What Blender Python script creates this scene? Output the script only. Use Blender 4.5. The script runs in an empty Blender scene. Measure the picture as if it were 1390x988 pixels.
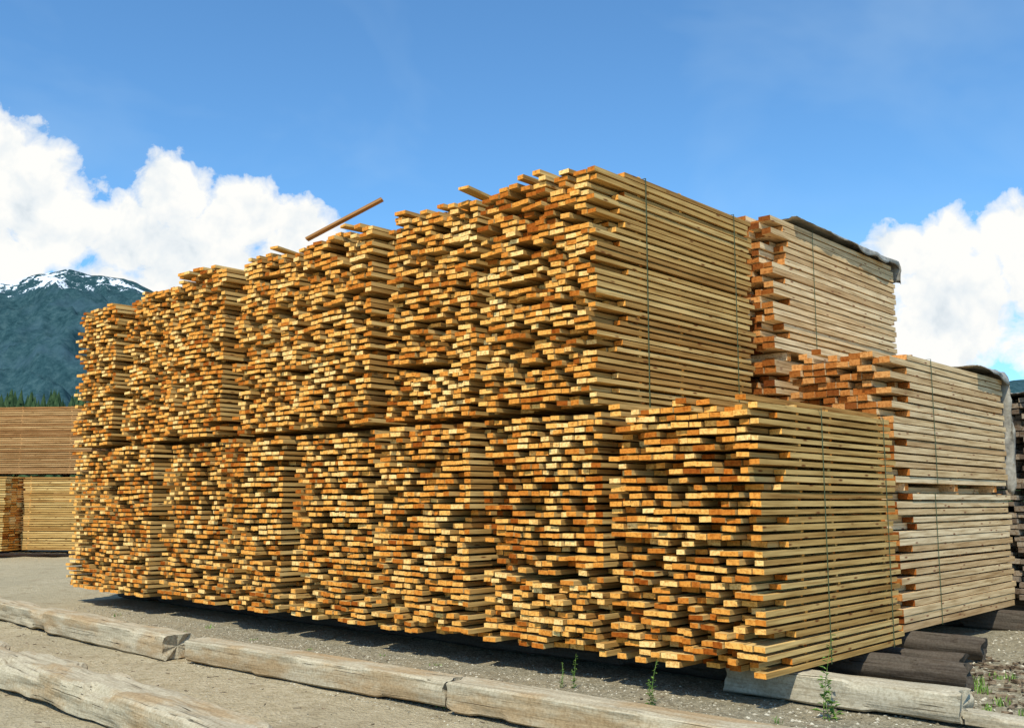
import bpy, math, random
from mathutils import Vector, noise, Matrix
sc=bpy.context.scene
sc.view_settings.view_transform='Standard'
sc.view_settings.look='None'
sc.view_settings.exposure=0
random.seed(7)
P0=(2.03,8.13); LX,LY=-.735,.678; RX,RY=.678,.735
ANG=math.atan2(-.678,.735)
def W(a,r): return (P0[0]+LX*a+RX*r, P0[1]+LY*a+RY*r)

# ---------- node helpers ----------
class NT:
    def __init__(s,nt): s.nt=nt; s.n=nt.nodes; s.l=nt.links
    def new(s,t,**k):
        x=s.n.new(t)
        for a,b in k.items(): setattr(x,a,b)
        return x
    def put(s,sock,v):
        if isinstance(v,bpy.types.NodeSocket): s.l.new(v,sock)
        elif v is not None: sock.default_value=v
    def math(s,op,a,b=None,c=None,clamp=False):
        x=s.new('ShaderNodeMath',operation=op,use_clamp=clamp)
        s.put(x.inputs[0],a)
        if b is not None: s.put(x.inputs[1],b)
        if c is not None: s.put(x.inputs[2],c)
        return x.outputs[0]
    def vmath(s,op,a,b=None,out=0):
        x=s.new('ShaderNodeVectorMath',operation=op)
        s.put(x.inputs[0],a)
        if b is not None: s.put(x.inputs[1],b)
        return x.outputs[out]
    def noise(s,vec,scale,detail=4,rough=.55,dist=0):
        x=s.new('ShaderNodeTexNoise'); s.put(x.inputs['Vector'],vec)
        x.inputs['Scale'].default_value=scale; x.inputs['Detail'].default_value=detail
        x.inputs['Roughness'].default_value=rough; x.inputs['Distortion'].default_value=dist
        return x.outputs[0]
    def ramp(s,f,stops):
        x=s.new('ShaderNodeValToRGB'); s.put(x.inputs[0],f)
        e=x.color_ramp.elements
        while len(e)<len(stops): e.new(.5)
        for i,(p,c) in enumerate(stops):
            e[i].position=p; e[i].color=(c[0],c[1],c[2],1) if not isinstance(c,(int,float)) else (c,c,c,1)
        return x.outputs[0]
    def mix(s,f,a,b,mode='MIX'):
        x=s.new('ShaderNodeMix',data_type='RGBA',blend_type=mode)
        s.put(x.inputs[0],f)
        for i,v in ((6,a),(7,b)):
            if isinstance(v,tuple): v=(v[0],v[1],v[2],1)
            s.put(x.inputs[i],v)
        return x.outputs[2]
def mat(name,rough=.8,spec=.2):
    m=bpy.data.materials.new(name); m.use_nodes=True
    t=NT(m.node_tree); b=t.n['Principled BSDF']
    b.inputs['Roughness'].default_value=rough; b.inputs['Specular IOR Level'].default_value=spec
    return m,t,b
def bump(t,b,h,strength,dist):
    x=t.new('ShaderNodeBump'); x.inputs['Strength'].default_value=strength; x.inputs['Distance'].default_value=dist
    t.l.new(h,x.inputs['Height']); t.l.new(x.outputs[0],b.inputs['Normal'])

def lumber_mats(tag,ends,sides,knot):
    m1,t,b=mat('lumber_end_'+tag,.85,.03)
    at=t.new('ShaderNodeAttribute',attribute_name='bcol')
    sep=t.new('ShaderNodeSeparateColor'); t.l.new(at.outputs['Color'],sep.inputs[0])
    co=t.new('ShaderNodeTexCoord').outputs['Object']
    off=t.vmath('SCALE',at.outputs['Color']); off.node.inputs['Scale'].default_value=31
    p=t.vmath('ADD',co,off)
    c=t.ramp(sep.outputs[0],ends)
    n=t.noise(p,34,4,.65)
    c=t.mix(1,c,t.ramp(n,[(.3,(.58,.40,.24)),(.56,(1.08,1.04,.98))]),'MULTIPLY')
    t.l.new(c,b.inputs['Base Color'])
    m2,t,b=mat('lumber_side_'+tag,.8,.05)
    at=t.new('ShaderNodeAttribute',attribute_name='bcol')
    sep=t.new('ShaderNodeSeparateColor'); t.l.new(at.outputs['Color'],sep.inputs[0])
    co=t.new('ShaderNodeTexCoord').outputs['Object']
    off=t.vmath('SCALE',at.outputs['Color']); off.node.inputs['Scale'].default_value=31
    p=t.vmath('ADD',co,off)
    c=t.ramp(sep.outputs[1],sides)
    g=t.noise(t.vmath('MULTIPLY',p,(40,1.6,40)),1,4,.6)
    c=t.mix(1,c,t.ramp(g,[(.3,(.55,.46,.36)),(.6,(1.05,1.03,1))]),'MULTIPLY')
    v=t.new('ShaderNodeTexVoronoi'); t.l.new(t.vmath('MULTIPLY',p,(9,3.2,14)),v.inputs['Vector']); v.inputs['Scale'].default_value=1
    k=t.ramp(v.outputs['Distance'],[(.08,1.0),(.18,0.0)])
    c=t.mix(k,c,knot)
    t.l.new(c,b.inputs['Base Color'])
    return [m1,m2]
honey=lumber_mats('honey',[(0,(.32,.085,.012)),(.2,(.58,.20,.03)),(.45,(.78,.345,.065)),(.75,(.88,.49,.13)),(1,(.94,.67,.28))],
   [(0,(.38,.21,.065)),(.5,(.53,.34,.12)),(1,(.68,.48,.20))],(.17,.065,.02))
brown=lumber_mats('brown',[(0,(.34,.15,.05)),(1,(.6,.35,.15))],
   [(0,(.34,.17,.065)),(.5,(.46,.26,.11)),(1,(.55,.35,.16))],(.2,.09,.03))
red=lumber_mats('fir',[(0,(.16,.045,.012)),(.3,(.30,.10,.022)),(.7,(.46,.18,.045)),(1,(.64,.32,.11))],
   [(0,(.56,.37,.19)),(.5,(.71,.52,.29)),(1,(.84,.67,.43))],(.24,.10,.05))
gray=lumber_mats('weathered',[(0,(.12,.09,.07)),(1,(.33,.28,.22))],[(0,(.22,.19,.16)),(1,(.42,.38,.32))],(.1,.07,.05))

def weather(name,c1,c2,c3,scale=1,dark=.5):
    m,t,b=mat(name,.9,.08)
    co=t.new('ShaderNodeTexCoord').outputs['Object']
    g=t.noise(t.vmath('MULTIPLY',co,(1.1,24,24)),1*scale,6,.65,.4)
    c=t.ramp(g,[(.28,c2),(.47,c1),(.7,tuple(min(1,x*1.25) for x in c1))])
    n=t.noise(t.vmath('MULTIPLY',co,(.8,2.5,2.5)),1.3,5,.65)
    c=t.mix(t.ramp(n,[(.48,0.0),(.62,.75)]),c,c3)
    cr=t.noise(t.vmath('MULTIPLY',co,(.5,34,34)),1.5,2,.5,.5)
    crk=t.ramp(cr,[(.27,1.0),(.34,0.0)])
    c=t.mix(crk,c,(.05,.04,.025))
    sp=t.noise(co,45,3,.7)
    c=t.mix(1,c,t.ramp(sp,[(.35,(.75,.72,.68)),(.6,(1.05,1.05,1.05))]),'MULTIPLY')
    t.l.new(c,b.inputs['Base Color'])
    h=t.math('SUBTRACT',g,crk); bump(t,b,h,.7,.015)
    return m
m_timber=weather('weathered_timber',(.42,.37,.265),(.23,.18,.11),(.36,.245,.125))
m_timber2=weather('pale_timber',(.43,.39,.295),(.24,.20,.13),(.35,.285,.185))
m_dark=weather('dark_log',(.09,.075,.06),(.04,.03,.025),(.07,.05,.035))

m_strap,t,b=mat('green_strap',.6,.3); b.inputs['Base Color'].default_value=(.07,.09,.035,1)

def mkobj(name,verts,faces,mats,midx=None,cols=None,loc=(0,0,0),rz=0,parent=None,smooth=False):
    me=bpy.data.meshes.new(name); me.from_pydata(verts,[],faces)
    for m in mats: me.materials.append(m)
    if midx is not None: me.polygons.foreach_set('material_index',midx)
    if cols is not None:
        ca=me.color_attributes.new('bcol','FLOAT_COLOR','POINT')
        flat=[]
        for c in cols: flat+= [c[0],c[1],c[2],1]
        ca.data.foreach_set('color',flat)
    if smooth: me.polygons.foreach_set('use_smooth',[True]*len(faces))
    me.update()
    o=bpy.data.objects.new(name,me); sc.collection.objects.link(o)
    o.location=loc; o.rotation_euler=(0,0,rz)
    if parent: o.parent=parent
    return o

class Boxes:
    def __init__(s): s.v=[];s.f=[];s.m=[];s.c=[]
    def add(s,x0,x1,y0,y1,z0,z1,col,jf=0,jb=0,endaxis='y',skew=0,roll=0):
        i=len(s.v)
        s.v+=[(x0,y0+skew,z0+jf-roll),(x1,y0,z0+jf+roll),(x1,y1,z0+jb),(x0,y1,z0+jb),(x0,y0+skew,z1+jf-roll),(x1,y0,z1+jf+roll),(x1,y1,z1+jb),(x0,y1,z1+jb)]
        s.f+=[(i,i+3,i+2,i+1),(i+4,i+5,i+6,i+7),(i,i+1,i+5,i+4),(i+2,i+3,i+7,i+6),(i+1,i+2,i+6,i+5),(i+3,i,i+4,i+7)]
        s.m+= [1,1,0,0,1,1] if endaxis=='y' else [1,1,1,1,0,0]
        s.c+=[col]*8

def rc(R): return (R.random(),R.random(),R.random())
def lumber_stack(a0,width,r0,length,z0,height,mats,seed,pitch=.066,thick=.044,ws=(.09,.11,.13,.14,.18),sags=(),straps=(),recess=.3,rag=1.0,topx=1,tilt=0,crown=0,loc=None,rz=None,straight=False,lastw=.10):
    R=random.Random(seed); B=Boxes()
    nl=int(height/pitch); pitch=height/nl
    pocket=False
    for k in range(nl+topx):
        z=k*pitch
        lj=R.uniform(-.006,.010); x=lj
        wob=R.uniform(-.003,.003)
        rightedge=width+R.uniform(-.010,.004)
        leftdeep=R.random()<.3
        if pocket: pocket=R.random()<.25
        else: pocket=R.random()<recess
        pd=R.uniform(.28,.50)
        cells=[]
        lw=lastw*R.uniform(.8,1.25)
        while x<rightedge-lw-.05:
            w=R.choice(ws)*R.uniform(.94,1.06)
            if x+w>rightedge-lw-.07: w=rightedge-lw-x
            cells.append((x,w)); x+=w
        cells.append((x,rightedge-x))
        for ci,(x,w) in enumerate(cells):
            xc=x+w/2; last=ci==len(cells)-1; first=ci==0
            q=R.random()
            nz=noise.noise(Vector((xc*2.2+seed*3,z*3.1,seed*1.7)))
            nz2=noise.noise(Vector((xc*6+seed*3,z*9.0,seed*2.7)))
            q=min(1,max(0,q+nz2*.4))
            if q<.52: y=R.uniform(-.012,.018)
            elif q<.56: y=R.uniform(-.04,-.012)
            elif q<.66: y=R.uniform(.02,.07)
            else: y=R.uniform(.10,.38)
            y=y*rag+nz*.04*rag
            if first and leftdeep: y+=R.uniform(.08,.25)
            if last:
                y=R.uniform(-.015,.02)
                if pocket: y=pd+R.uniform(-.06,.06)
            if straight: y=R.uniform(-.02,.03)
            dz=tilt*(xc/width)*(z/height)+crown*math.cos((xc/width-.5)*3.1)*(z/height)
            for (sz,sx,sw,amp) in sags:
                if z<sz and z>sz-.6:
                    dz-=amp*math.exp(-((xc-sx)/sw)**2)*(1-(sz-z)/.6)
                if z>=sz and z<sz+.8:
                    dz-=amp*.25*math.exp(-((xc-sx)/(sw*1.3))**2)*(1-(z-sz)/.8)
            skip = (k>=nl and (last or R.random()<.6+.5*nz)) or (k==nl-1 and not last and R.random()<.1)
            if not skip:
                th=thick*R.uniform(.86,1.1)
                c=rc(R); c=(min(1,max(0,c[0]*.95+.04+.4*noise.noise(Vector((xc*1.5,z*1.2,seed))))),c[1],c[2])
                B.add(x,x+w-R.uniform(.003,.014),y,length+R.uniform(-.06,.03)+(y*.2),z+dz,z+dz+th,c,wob+R.uniform(-.005,.005),R.uniform(-.002,.002),skew=R.uniform(-.01,.01),roll=R.uniform(-.003,.003))
        if k<nl:
            for ys in (.72,length*.5,length-.25):
                yy=ys+R.uniform(-.03,.03)
                if not any(abs(z-s[0])<.65 for s in sags):
                    B.add(.01,width-R.uniform(.02,.07),yy,yy+.045,z+thick*1.05,z+pitch-.003,rc(R),endaxis='x')
    if loc is None:
        wx,wy=W(a0+width,r0); loc=(wx,wy,z0)
    o=mkobj('lumber_stack',B.v,B.f,mats,B.m,B.c,loc,ANG if rz is None else rz)
    for i,ys in enumerate(straps):
        S=Boxes(); h=height-.012+max(0,tilt)+crown*.3
        S.add(width+.006,width+.009,ys,ys+.014,-.01,h,(0,0,0))
        S.add(-.02,width+.009,ys,ys+.014,h,h+.003,(0,0,0))
        mkobj('strap_%d'%(i+1),S.v,S.f,[m_strap,m_strap],S.m,None,parent=o)
    return o

# lower tier
ends=[0,1.56,3.22,4.88,6.58,8.21,9.9,11.5,13.05]
R0=[0,.06,-.03,.05,-.03,.07,-.05,.05]
H0=[2.24,2.25,2.25,2.24,2.26,2.24,2.26,2.25]
for i in range(8):
    a0=ends[i]+(.10 if i else 0); w=ends[i+1]-a0-.02
    sg=()
    if i==1: sg=((.72,.75,.45,.11),)
    if i==4: sg=((1.1,.7,.4,.05),)
    if i==6: sg=((1.5,.6,.4,.05),)
    lumber_stack(a0,w,R0[i],2.72 if i==0 else 2.9,.25,H0[i],honey,10+i,
        straps=(1.12,2.5) if i==0 else (.8,2.5),recess=.42,sags=sg,topx=0 if i else 1)
# upper tier
ends=[1.66,3.25,4.86,6.48,8.1,9.75,11.4,13.0]
tops=[2.39,2.43,2.33,2.38,2.44,2.32,2.32]
tl=[0,-.07,.05,-.05,-.08,.04,-.05]
R1=[0,.09,-.04,.06,-.03,.08,0]
for i in range(7):
    a0=ends[i]+(.11 if i else 0); w=ends[i+1]-a0-.02
    sg=()
    if i==1: sg=((.62,.6,.5,.13),(1.02,1.0,.35,.08))
    if i==2: sg=((1.9,1.2,.5,.06),)
    if i==5: sg=((.9,.8,.5,.06),)
    lumber_stack(a0,w,R1[i],2.93,2.56,tops[i],honey,40+i,straps=(.82,2.58),recess=.45,sags=sg,topx=1,tilt=tl[i],crown=.03 if i else .0)
B=Boxes(); R=random.Random(3)
for y in (.75,1.6,2.5):
    x=-13
    while x<-1.75:
        l=min(R.uniform(2.2,3.6),-1.7-x)
        B.add(x,x+l-.02,y,y+.09,2.51,2.55,rc(R),endaxis='x'); x+=l
mkobj('spacer_boards',B.v,B.f,brown,B.m,B.c,(P0[0],P0[1],0),ANG)
# back row of fir stacks
kw=dict(pitch=.083,thick=.068,ws=(.12,.15,.15),rag=1.3,recess=.42,lastw=.15)
lumber_stack(.315,1.2,3.6,3.9,.25,1.5,red,70,straps=(1.1,),**kw)
lumber_stack(.315,1.2,3.6,3.9,1.86,1.5,red,71,straps=(1.2,),**kw)
for j,z in enumerate((.25,1.86,3.5)):
    lumber_stack(1.69,1.25,3.55,3.8,z,1.5 if j<2 else 1.68,red,80+j,straps=(1.1,),**kw)
    lumber_stack(3.1,1.25,3.6,3.8,z if j<2 else 3.44,1.2 if j==2 else 1.5,red,90+j,**{**kw,'topx':0})
for j,z in enumerate((.25,1.75)):
    lumber_stack(-.9,1.8,8.3,3.5,z,1.42,gray,100+j,straps=(),**kw)
B=Boxes()
for z in (1.765,3.37):
    for y in (.3,1.9,3.4):
        if z<3: B.add(-1.5,-.35,y+3.6,y+3.7,z+.005,z+.085,rc(R),endaxis='x')
        B.add(-2.9,-1.72,y+3.6,y+3.7,z+.005,z+.11,rc(R),endaxis='x')
mkobj('spacer_boards',B.v,B.f,red,B.m,B.c,(P0[0],P0[1],0),ANG)
# distant stacks at left
dk=dict(pitch=.07,thick=.05,ws=(.3,.3),straight=True,recess=0,lastw=.3)
rzl=math.radians(90-6)
def far(x,y,z,wd,ln,h,seed,m=honey):
    lumber_stack(0,wd,0,ln,z,h,m,seed,loc=(x,y,z),rz=rzl,topx=0,straps=(1.2,ln-1.2),**dk)
far(-15.0,29.6,.2,1.3,4.9,2.2,120); far(-10.1,29.9,.2,1.3,4.78,2.2,121); far(-20.1,29.0,.2,1.3,4.9,2.2,122)
for i,x in enumerate((-8.6,-13.7,-18.8)):
    far(x,33-(.5*i),.2,1.4,4.95,2.25,130+i,brown); far(x-.05,33-(.5*i),2.55,1.4,4.9,2.2,140+i,brown)

# ---- timbers ----
def timber(name,p0,p1,w,h,m,seed=0,rnd=0.0,z=0,rough=.012,taper=0,seg=None):
    d=Vector((p1[0]-p0[0],p1[1]-p0[1],0)); ln=d.length; n=seg or max(6,int(ln/.08)); ns=40
    v=[];f=[]
    for i in range(n+1):
        s=i/n; ww=w*(1-taper*s); hh=h*(1-taper*s)
        for k in range(ns):
            th=2*math.pi*(k+.5)/ns
            c,sn=math.cos(th),math.sin(th)
            pw=2+24*(1-rnd)**3
            rr_=(abs(c)**pw+abs(sn)**pw)**(-1/pw)
            y=ww/2*c*rr_; zz=hh/2*sn*rr_
            q=Vector((s*ln*.8,y*3+seed*5,zz*3))
            nn=noise.noise(q)*rough*1.1+noise.noise(q*4.7)*rough*.5
            corner=abs(c*sn)*2
            if noise.noise(Vector((s*ln*1.0,k//10*3.3,seed)))>.25: nn-=rough*1.5*corner**4
            y*=1+nn/(w/2); zz*=1+nn/(h/2)
            xx=s*ln
            if i in(0,n): xx+=noise.noise(Vector((y*12,zz*12,seed+i)))*.05
            v.append((xx,y+noise.noise(Vector((s*ln*.3,seed,5)))*rough*1.5,zz+h/2+noise.noise(Vector((s*ln*.4,seed,0)))*rough*.7))
    for i in range(n):
        for k in range(ns):
            a=i*ns+k; b2=i*ns+(k+1)%ns
            f.append((a,a+ns,b2+ns,b2))
    for base,rev in ((0,False),(n*ns,True)):
        c=len(v); cx=sum(v[base+k][0] for k in range(ns))/ns
        v.append((cx+(.03 if not rev else -.03),0,h/2))
        for k in range(ns):
            a=base+k;b2=base+(k+1)%ns
            f.append((c,a,b2) if not rev else (c,b2,a))
    return mkobj(name,v,f,[m],loc=(p0[0],p0[1],z),rz=math.atan2(d.y,d.x))
def off(p0,p1,s):
    d=Vector((p1[0]-p0[0],p1[1]-p0[1])).normalized(); n=Vector((-d.y,d.x))*s
    if n.y<0: n=-n
    return (p0[0]+n.x,p0[1]+n.y),(p1[0]+n.x,p1[1]+n.y)
p=off((-3.40,10.56),(-.55,8.22),.15); timber('squared_timber',p[0],p[1],.28,.23,m_timber,1,.02,rough=.010)
p=off((-.52,8.16),(2.6,5.5),.15); timber('squared_timber',p[0],p[1],.3,.23,m_timber,2,.02,rough=.010)
p=off((-3.66,10.72),(-11.5,18.4),.17); timber('squared_timber',p[0],p[1],.34,.25,m_timber,3,.08,rough=.018)
p=off((-8.2,13.0),(-1.1,5.6),.2); timber('weathered_log',p[0],p[1],.42,.25,m_timber,4,.25,rough=.032)
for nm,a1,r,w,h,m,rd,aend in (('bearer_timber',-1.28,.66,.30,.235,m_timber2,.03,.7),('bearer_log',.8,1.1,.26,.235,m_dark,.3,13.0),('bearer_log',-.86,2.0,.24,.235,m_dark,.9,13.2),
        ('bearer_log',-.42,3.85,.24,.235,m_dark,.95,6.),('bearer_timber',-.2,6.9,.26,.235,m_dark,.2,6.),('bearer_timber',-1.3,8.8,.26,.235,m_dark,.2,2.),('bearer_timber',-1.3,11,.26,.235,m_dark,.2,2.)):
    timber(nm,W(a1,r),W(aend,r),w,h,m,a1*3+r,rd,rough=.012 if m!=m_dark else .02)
timber('broken_timber',(3.42,7.72),(4.1,7.05),.16,.1,m_timber2,9,.1)
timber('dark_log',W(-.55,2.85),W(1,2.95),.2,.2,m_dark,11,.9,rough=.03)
for y in (28.9,32.3):
    for x in (-19,-16.5,-12,-8.5):
        timber('bearer_timber',(x,y+.2),(x,y+1.9),.16,.19,m_dark,x,.05)

# loose plank on top
B=Boxes(); B.add(-.05,.05,0,1.1,0,.03,(.3,.2,.5))
o=mkobj('loose_plank',B.v,B.f,brown,B.m,B.c,(-2.62,12.35,4.95),0)
dirv=Vector((.72,-.1,.36)).normalized()
o.rotation_mode='QUATERNION'; o.rotation_quaternion=dirv.to_track_quat('Y','Z')
B=Boxes()
for (a,r,z,an) in ((3.5,.1,4.98,.12),(5.6,.1,4.96,-.2),(7.2,.15,4.97,.2)):
    i=len(B.v); B.add(-.07,.07,-.1,2.3,z,z+.03,(.6,.6,.4))
    ca,sa=math.cos(an),math.sin(an)
    for k in range(i,i+8):
        x,y,zz=B.v[k]; B.v[k]=(x*ca-y*sa-a, x*sa+y*ca+r, zz+(.05-y*.03))
mkobj('loose_boards',B.v,B.f,honey,B.m,B.c,(P0[0],P0[1],0),ANG)

# ---- tarps ----
m_tarp,t,b=mat('gray_lumber_wrap',.55,.3)
co=t.new('ShaderNodeTexCoord').outputs['Object']
nn=t.noise(co,5,4,.6)
c=t.ramp(nn,[(.35,(.17,.16,.14)),(.6,(.36,.34,.29))]); t.l.new(c,b.inputs['Base Color']); bump(t,b,t.noise(co,14,3,.6),.6,.02)
def tarp(x0,x1,y0,y1,ztop,drop_r,drop_b,seed,nx=24,ny=40):
    v=[];f=[]
    wd=x1-x0; ln=y1-y0
    for j in range(ny+1):
        for i in range(nx+1):
            sx=i/nx*(wd+drop_r); sy=j/ny*(ln+drop_b)
            n=noise.noise(Vector((sx*3,sy*3,seed)))*.03+noise.noise(Vector((sx*9,sy*9,seed)))*.012
            x=x0+min(sx,wd); z=ztop+.02+abs(n)
            y=y0+min(sy,ln)
            if sx>wd:
                k=(sx-wd); lim=.3+.7*max(0,noise.noise(Vector((sy*2.1,seed,3)))+.35)
                z=ztop-k*lim*(sy/(ln))**1.5; x=x1+.03+abs(n)*1.5
            if sy>ln: z=min(z,ztop-(sy-ln)*(.6+abs(noise.noise(Vector((sx*2,seed,7)))))); y=y1+.03+n
            if j==0: y+=noise.noise(Vector((sx*3,seed,1)))*.3
            v.append((x,y,z))
    for j in range(ny):
        for i in range(nx):
            a=j*(nx+1)+i; f.append((a,a+1,a+nx+2,a+nx+1))
    o=mkobj('lumber_wrap_tarp',v,f,[m_tarp],loc=(P0[0],P0[1],0),rz=ANG,smooth=True)
    s=o.modifiers.new('s','SOLIDIFY'); s.thickness=.008
    return o
tarp(-3.0,-1.66,4.1,7.42,5.24,.22,.5,1)
tarp(-4.4,-3.05,3.5,7.4,4.78,.2,.3,2)
tarp(-1.55,-.28,6.4,7.58,3.42,.25,1.3,4)
tarp(-.95,.95,8.25,11.7,3.2,.5,.5,5)

# ---- ground ----
m,t,b=mat('yard_dirt',.95,.05)
geo=t.new('ShaderNodeNewGeometry').outputs['Position']
rr=t.vmath('DOT_PRODUCT',t.vmath('SUBTRACT',geo,(P0[0],P0[1],0)),(RX,RY,0),out=1)
big=t.noise(geo,.5,4,.6)
mid=t.noise(geo,2.3,5,.65)
fine=t.noise(geo,9,6,.7)
grit=t.noise(geo,60,3,.75)
vor=t.new('ShaderNodeTexVoronoi'); t.l.new(geo,vor.inputs['Vector']); vor.inputs['Scale'].default_value=30
dirt=t.ramp(fine,[(.3,(.33,.265,.15)),(.5,(.49,.41,.265)),(.72,(.60,.52,.36))])
dirt=t.mix(t.ramp(big,[(.38,0.),(.62,.8)]),dirt,(.42,.355,.23))
dirt=t.mix(t.ramp(mid,[(.54,0.),(.68,.55)]),dirt,(.28,.215,.125))
grav=t.mix(.5,t.ramp(vor.outputs['Color'],[(.1,(.10,.09,.06)),(.5,(.31,.275,.19)),(.95,(.60,.55,.41))]),t.ramp(grit,[(.3,(.11,.095,.065)),(.7,(.48,.43,.30))]))
grav=t.mix(t.ramp(mid,[(.4,0.),(.7,.55)]),grav,(.36,.295,.185))
edge=t.math('ADD',rr,t.math('MULTIPLY',t.math('SUBTRACT',big,.5),1.6))
mk=t.ramp(t.math('MULTIPLY_ADD',edge,.5,1.35),[(.4,0.),(.75,1.)])
fx=t.new('ShaderNodeSeparateXYZ'); t.l.new(geo,fx.inputs[0])
fade=t.math('SUBTRACT',1,t.math('MULTIPLY_ADD',fx.outputs[0],-.25,-.9,clamp=True))
mk=t.math('MULTIPLY',mk,t.math('MAXIMUM',fade,.15))
c=t.mix(mk,dirt,grav)
t.l.new(c,b.inputs['Base Color'])
h=t.math('ADD',t.math('MULTIPLY',fine,1.2),t.math('MULTIPLY',grit,.6)); h=t.math('ADD',h,t.math('MULTIPLY',vor.outputs['Distance'],.5))
bump(t,b,h,1.0,.035)
def gh(x,y):
    d=math.hypot(x,y)
    k=1 if d<60 else 0
    return (noise.noise(Vector((x*.6,y*.6,0)))*.03+noise.noise(Vector((x*2.2,y*2.2,4)))*.02)*k-.015
v=[];f=[]
def ax(lo,hi,st): 
    n=int((hi-lo)/st); return [lo+i*st for i in range(n+1)]
xs=[-6000,-2000,-600,-200,-80,-30]+ax(-20,12,.15)+[30,80,200,600,2000,6000]
ys=[-6000,-2000,-300,-60,-10]+ax(3,22,.15)+[30,45,80,200,600,2000,6000]
for y in ys:
    for x in xs: v.append((x,y,gh(x,y)))
nx=len(xs)
for j in range(len(ys)-1):
    for i in range(nx-1):
        a=j*nx+i; f.append((a,a+1,a+nx+1,a+nx))
mkobj('ground',v,f,[m],smooth=True)

# stones
m_st,t,b=mat('gravel_stone',.9,.1)
at=t.new('ShaderNodeAttribute',attribute_name='bcol')
t.l.new(t.ramp(at.outputs['Fac'],[(.2,(.15,.13,.09)),(.6,(.36,.32,.24)),(.9,(.54,.50,.39))]),b.inputs['Base Color'])
def stones(name,pts,mat_):
    v=[];f=[];c=[]
    for (x,y,s) in pts:
        i=len(v); z=gh(x,y); col=(random.random(),)*3
        an=random.random()*6.3
        for dx,dy,dz in ((1,0,.1),(0,1,.15),(-1,0,.1),(0,-1,.05),(.1,.1,.7),(0,0,-.4)):
            dx,dy=dx*math.cos(an)-dy*math.sin(an),dx*math.sin(an)+dy*math.cos(an)
            v.append((x+dx*s*random.uniform(.6,1.2),y+dy*s*random.uniform(.6,1.2),z+dz*s*random.uniform(.7,1.2))); c.append(col)
        f+=[(i+k,i+(k+1)%4,i+4) for k in range(4)]+[(i+(k+1)%4,i+k,i+5) for k in range(4)]
    mkobj(name,v,f,[mat_],cols=c)
pts=[]
for _ in range(9000):
    a=random.uniform(-4,12); r=random.uniform(-1.9,.5); x,y=W(a,r); pts.append((x,y,random.choice((.006,.008,.010,.013))*random.uniform(.7,1.3)))
for _ in range(2500):
    x=random.uniform(-9,3); y=random.uniform(5,16); pts.append((x,y,random.uniform(.004,.013)))
for _ in range(5000):
    x,y=W(random.uniform(-6,.2),random.uniform(-.5,8)); pts.append((x,y,random.uniform(.006,.028)))
stones('gravel',pts,m_st)
m_bark,t,b=mat('bark_debris',.95,.05); co=t.new('ShaderNodeTexCoord').outputs['Object']
t.l.new(t.ramp(t.noise(co,12,3,.5),[(.4,(.06,.042,.028)),(.6,(.24,.18,.12))]),b.inputs['Base Color'])
v=[];f=[]
def chip(x,y,l,w,h,an,zz):
    i=len(v); ca,sa=math.cos(an),math.sin(an)
    for sx,sy,sz in ((-1,-1,0),(1,-.8,0),(1,.8,0),(-1,1,0),(-1,-.8,1),(.9,-.6,.8),(.95,.7,1),(-.9,.8,.7)):
        dx=sx*l/2*random.uniform(.8,1.1); dy=sy*w/2*random.uniform(.7,1.1); dz=sz*h
        v.append((x+dx*ca-dy*sa,y+dx*sa+dy*ca,zz+dz+dx*random.uniform(-.1,.1)))
    f.extend([(i,i+3,i+2,i+1),(i+4,i+5,i+6,i+7),(i,i+1,i+5,i+4),(i+2,i+3,i+7,i+6),(i+1,i+2,i+6,i+5),(i+3,i,i+4,i+7)])
for _ in range(300):
    a=random.gauss(-1.0,.5); r=random.gauss(3.2,1.0); x,y=W(a,r)
    chip(x,y,random.uniform(.03,.16),random.uniform(.01,.04),random.uniform(.008,.025),random.random()*6.3,gh(x,y)+random.uniform(0,.02))
for _ in range(700):
    x=random.uniform(-8,2.5); y=random.uniform(5,14)
    chip(x,y,random.uniform(.01,.07),random.uniform(.004,.014),.006,random.random()*6.3,gh(x,y))
mkobj('bark_debris',v,f,[m_bark])

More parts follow.
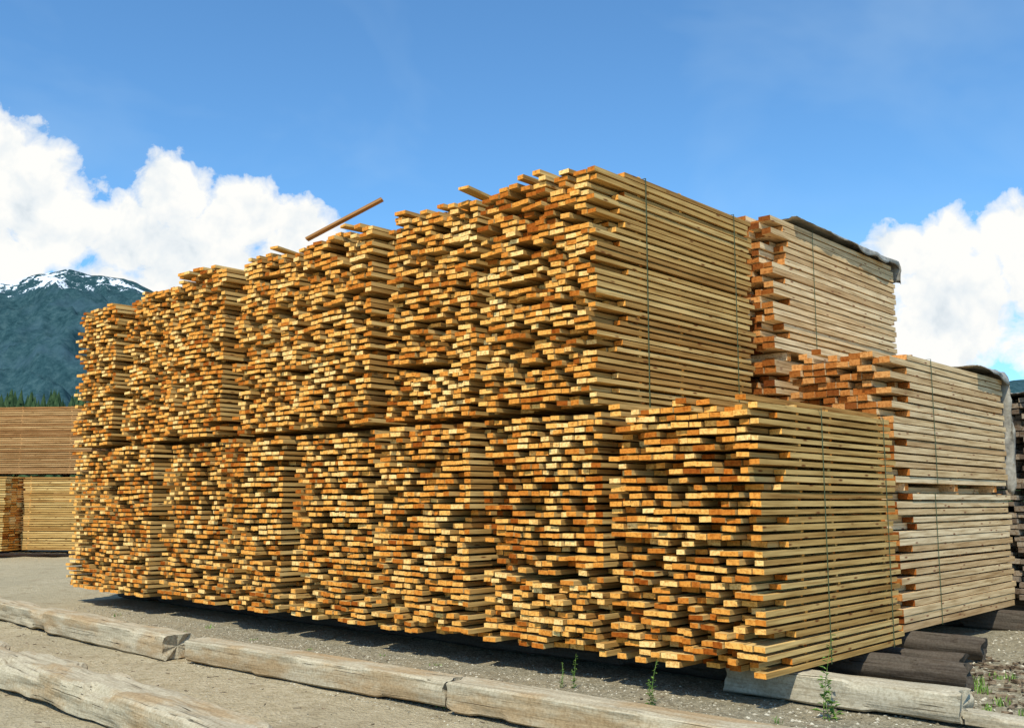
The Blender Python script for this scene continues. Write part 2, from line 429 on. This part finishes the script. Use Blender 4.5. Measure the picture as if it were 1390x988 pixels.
# weeds
m_leaf,t,b=mat('weed_leaf',.6,.3); co=t.new('ShaderNodeTexCoord').outputs['Object']
t.l.new(t.ramp(t.noise(co,20,2,.5),[(.35,(.07,.16,.02)),(.65,(.20,.32,.06))]),b.inputs['Base Color'])
def weed(name,x,y,h,seed,nst=3,parts=None):
    R=random.Random(seed); v=[];f=[]
    def stem(p0,p1,rad):
        d=(p1-p0).normalized(); u=d.orthogonal().normalized(); w=d.cross(u)
        i=len(v)
        for p,r in ((p0,rad),(p1,rad*.5)):
            for k in range(4):
                q=p+u*math.cos(k*1.57)*r+w*math.sin(k*1.57)*r; v.append(tuple(q))
        for k in range(4): f.append((i+k,i+(k+1)%4,i+4+(k+1)%4,i+4+k))
    def leaf(p,dirv,l):
        s=dirv.cross(Vector((0,0,1))); s=(s.normalized() if s.length>.01 else Vector((1,0,0)))*l*.2
        i=len(v); m_=p+dirv*l*.5+Vector((0,0,l*.08)); e=p+dirv*l-Vector((0,0,l*.15))
        v.extend([tuple(p),tuple(m_+s),tuple(e),tuple(m_-s)]); f.append((i,i+1,i+2)); f.append((i,i+2,i+3))
    for s_ in range(nst):
        p=Vector((R.uniform(-.05,.05),R.uniform(-.05,.05),0)); lean=Vector((R.uniform(-.25,.25),R.uniform(-.25,.25),1)).normalized()
        if s_==0: lean=Vector((.05,0,1)).normalized()
        hh=h*R.uniform(.5,.8) if s_ else h*1.1; n=9
        for k in range(n):
            q=p+lean*hh/n; lean=(lean+Vector((R.uniform(-.1,.1),R.uniform(-.1,.1),0))).normalized()
            stem(p,q,.004*(1-k/n*.6))
            for _ in range(3):
                a=R.random()*6.3; leaf(p.lerp(q,R.random()),Vector((math.cos(a),math.sin(a),R.uniform(.1,.8))).normalized(),h*R.uniform(.08,.18)*(1-.5*k/n))
            p=q
    mkobj(name,v,f,[m_leaf],loc=(x,y,gh(x,y)))
weed('weed_plant',2.46,7.98,.6,1,3); weed('weed_plant',1.09,8.36,.34,2,3); weed('weed_plant',.58,9.2,.28,3,2); weed('weed_plant',.44,9.2,.2,5,2)
R=random.Random(5); v=[];f=[]
def tuft(x,y,n,h):
    for _ in range(n):
        a=R.random()*6.3; d=R.uniform(0,.07); bx,by=x+math.cos(a)*d,y+math.sin(a)*d; z=gh(bx,by)-.01; l=h*R.uniform(.5,1); ln=R.uniform(.1,.6)*l
        a2=R.random()*6.3; i=len(v); wx,wy=.004*math.cos(a2+1.57),.004*math.sin(a2+1.57)
        v.extend([(bx-wx,by-wy,z),(bx+wx,by+wy,z),(bx+math.cos(a2)*ln*.4-wx,by+math.sin(a2)*ln*.4-wy,z+l*.6),(bx+math.cos(a2)*ln*.4+wx,by+math.sin(a2)*ln*.4+wy,z+l*.6),(bx+math.cos(a2)*ln,by+math.sin(a2)*ln,z+l*.85)])
        f.extend([(i,i+1,i+3,i+2),(i+2,i+3,i+4)])
for _ in range(60):
    x,y=W(R.uniform(-2.4,-.8),R.uniform(1.2,4.5)); tuft(x,y,26,R.uniform(.06,.15))
for _ in range(24):
    x,y=W(R.uniform(-1,11),R.uniform(-1.6,-.1)); tuft(x,y,12,R.uniform(.03,.08))
mkobj('grass',v,f,[m_leaf])

# ---- mountains ----
m,t,b=mat('mountain_haze_tinted',1,0)
pos=t.new('ShaderNodeNewGeometry').outputs['Position']
s=t.new('ShaderNodeSeparateXYZ'); t.l.new(pos,s.inputs[0])
n=t.noise(pos,.006,6,.65); n2=t.noise(pos,.04,5,.8)
c=t.ramp(n2,[(.35,(.014,.040,.050)),(.5,(.026,.064,.076)),(.68,(.052,.10,.112))])  # forest green shifted to blue: distance haze painted into the base colour
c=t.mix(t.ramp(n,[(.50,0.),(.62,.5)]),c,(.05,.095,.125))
hz=t.math('MULTIPLY_ADD',s.outputs[2],1/150,-765/150)
sn=t.math('ADD',hz,t.math('MULTIPLY',t.math('SUBTRACT',n,.5),4.4)); sn=t.math('ADD',sn,t.math('MULTIPLY',t.math('SUBTRACT',n2,.5),3.4))
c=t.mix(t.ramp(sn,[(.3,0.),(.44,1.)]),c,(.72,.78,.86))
t.l.new(c,b.inputs['Base Color'])
H=[(-3,.08),(-1.2,.16),(-.8,.19),(-.6,.214),(-.527,.224),(-.49,.231),(-.46,.236),(-.43,.230),(-.40,.225),(-.385,.221),(-.3,.18),(-.1,.12),(.3,.09),(.47,.115),(.51,.122),(.54,.126),(.7,.15),(1.2,.12),(3,.06)]
def hu(u):
    for k in range(len(H)-1):
        if H[k][0]<=u<=H[k+1][0]:
            s=(u-H[k][0])/(H[k+1][0]-H[k][0]); return H[k][1]*(1-s)+H[k+1][1]*s
    return .05
v=[];f=[]; NU,NS=640,110
us=[-1.6+3.0*i/NU for i in range(NU+1)]
for j in range(NS+1):
    s=j/NS
    for u in us:
        Y=1700+1900*s*1.25
        sp=s*1.25
        prof=(min(sp,1)**1.15) if sp<=1 else 1-(sp-1)*1.6
        Yr=1700+1900
        z=hu(u)*Yr*prof
        q=Vector((u*Yr/340,Y/340,0))
        rdg=1-2*abs(noise.fractal(q,1,2,4))
        rdg=rdg-.6+noise.fractal(q*3,1,2,4)*.18
        amp=75*min(1,sp*3)*(1-.85*max(0,1-abs(sp-1)*5))
        z+=rdg*amp*(.6+z/900)
        v.append((u*Y,Y,max(z,-5)))
for j in range(NS):
    for i in range(NU):
        a=j*(NU+1)+i; f.append((a,a+1,a+NU+2,a+NU+1))
mkobj('mountain',v,f,[m],smooth=True)

# ---- forest ----
m,t,b=mat('conifer_foliage',1,0); co=t.new('ShaderNodeTexCoord').outputs['Object']
t.l.new(t.ramp(t.noise(co,.6,3,.7),[(.35,(.018,.04,.018)),(.65,(.06,.10,.045))]),b.inputs['Base Color'])
v=[];f=[]; R=random.Random(22)
for k in range(1800):
    u=R.uniform(-1.2,1.2); Y=R.uniform(150,200); x=u*Y; 
    if -.38<u<.42 and R.random()<.5: continue
    top=.108*Y+1.65 if u<0 else .085*Y
    h=top*R.uniform(.88,1.05); r0=h*R.uniform(.12,.17)
    nt=10
    for q in range(nt):
        z0=h*(.08+.9*q/nt); z1=z0+h*.16 if q<nt-1 else h; rr_=r0*(1-q/nt)**.8+.15
        i=len(v); ns=8
        for kk in range(ns):
            a=kk*6.283/ns+R.random()*.5; rad=rr_*R.uniform(.55,1.25)
            v.append((x+math.cos(a)*rad,Y+math.sin(a)*rad,z0-R.uniform(0,.03)*h))
        v.append((x,Y,min(h,z1)))
        for kk in range(ns): f.append((i+kk,i+(kk+1)%ns,i+ns))
    i=len(v)
    for kk in range(5): v.append((x+.25*math.cos(kk*1.257),Y+.25*math.sin(kk*1.257),0))
    v.append((x,Y,h*.8))
    for kk in range(5): f.append((i+kk,i+(kk+1)%5,i+5))
mkobj('conifer_forest',v,f,[m])

# ---- light ----
EL=math.radians(53); sx,sy=-.246,-.93; l=math.hypot(sx,sy); sx/=l; sy/=l
S=Vector((sx*math.cos(EL),sy*math.cos(EL),math.sin(EL)))
sd=bpy.data.lights.new('sun','SUN'); sd.energy=5; sd.angle=math.radians(.53); sd.color=(1,.93,.76)
so=bpy.data.objects.new('sun',sd); sc.collection.objects.link(so); so.rotation_euler=(-S).to_track_quat('-Z','Y').to_euler()
w=bpy.data.worlds.new('World'); sc.world=w; w.use_nodes=True; t=NT(w.node_tree)
bg=t.n['Background']; bg.inputs['Strength'].default_value=.1
out=t.n['World Output']
sky=t.new('ShaderNodeTexSky',sky_type='NISHITA'); sky.sun_disc=False; sky.sun_elevation=EL; sky.sun_rotation=math.atan2(sx,sy)
sky.altitude=500; sky.air_density=1.0; sky.dust_density=.6; sky.ozone_density=2.0
d=t.new('ShaderNodeTexCoord').outputs['Generated']
ci=t.noise(t.vmath('MULTIPLY',d,(1.5,1,2.5)),3.0,4,.5,.5)
skyc=t.mix(1,sky.outputs[0],(1.08,1.72,2.05),'MULTIPLY')
skyc=t.mix(t.ramp(ci,[(.5,0.),(.85,.2)]),skyc,(6.5,8.4,9.7))
t.l.new(skyc,bg.inputs['Color'])
F=1346;cp,sp_=math.cos(math.radians(7.87)),math.sin(math.radians(7.87))
def dirpx(u,v):
    return Vector((u-695,F*cp-(494-v)*sp_,F*sp_+(494-v)*cp)).normalized()
blobs=[(35,245,84),(-60,215,90),(235,268,62),(165,325,60),(335,290,62),(415,315,52),(85,305,60),(270,370,110),(130,400,60),(10,370,50),(-60,340,80),(400,375,76),
 (1285,335,50),(1375,318,54),(1228,350,48),(1430,360,90),(1300,420,105),(1250,480,80),(1500,420,130),(-300,330,140)]
wn=t.new('ShaderNodeTexNoise'); t.l.new(d,wn.inputs['Vector']); wn.inputs['Scale'].default_value=10; wn.inputs['Detail'].default_value=3; wn.inputs['Roughness'].default_value=.6
wv=t.vmath('SCALE',t.vmath('SUBTRACT',wn.outputs['Color'],(.5,.5,.5))); wv.node.inputs['Scale'].default_value=.045
dw=t.vmath('ADD',d,wv)
cur=None
for (u,vv,r) in blobs:
    ds=t.vmath('DISTANCE',dw,tuple(dirpx(u,vv)),out=1)
    val=t.math('MULTIPLY_ADD',ds,-1400/r,1.0)
    cur=val if cur is None else t.math('SMOOTH_MAX',cur,val,.12)
fld=cur
pf=t.noise(dw,26,7,.6)
pf2=t.noise(t.vmath('ADD',dw,(-.004,0,.014)),26,4,.58)
den=t.math('ADD',fld,t.math('MULTIPLY',t.math('SUBTRACT',pf,.5),1.3))
mask=t.ramp(den,[(.02,0.),(.10,.5),(.30,1.)])
rel=t.math('SUBTRACT',pf,pf2)
soft=t.noise(d,11,4,.55)
lt=t.math('MULTIPLY_ADD',rel,.8,.8); lt=t.math('ADD',lt,t.math('MULTIPLY',t.math('SUBTRACT',soft,.5),1.4))
ccol=t.ramp(lt,[(.36,(.60,.69,.76)),(.6,(.84,.89,.92)),(.82,(1,1,.97))])
bg2=t.new('ShaderNodeBackground'); t.l.new(ccol,bg2.inputs['Color']); bg2.inputs['Strength'].default_value=1.0
inner=t.new('ShaderNodeMixShader'); t.l.new(mask,inner.inputs[0]); t.l.new(bg.outputs[0],inner.inputs[1]); t.l.new(bg2.outputs[0],inner.inputs[2])
sd3=t.new('ShaderNodeSeparateXYZ'); t.l.new(d,sd3.inputs[0])
reg=t.math('MULTIPLY',t.math('GREATER_THAN',sd3.outputs[1],.4),t.math('LESS_THAN',sd3.outputs[2],.45))
outer=t.new('ShaderNodeMixShader'); t.l.new(reg,outer.inputs[0]); t.l.new(bg.outputs[0],outer.inputs[1]); t.l.new(inner.outputs[0],outer.inputs[2])
t.l.new(outer.outputs[0],out.inputs['Surface'])
w.cycles.sampling_method='MANUAL'; w.cycles.sample_map_resolution=256

cam=bpy.data.cameras.new('camera'); co_=bpy.data.objects.new('camera',cam); sc.collection.objects.link(co_)
co_.location=(0,0,1.65); co_.rotation_euler=(math.radians(97.87),0,0); cam.sensor_width=36; cam.lens=34.86; cam.clip_end=20000; cam.clip_start=.05
sc.camera=co_
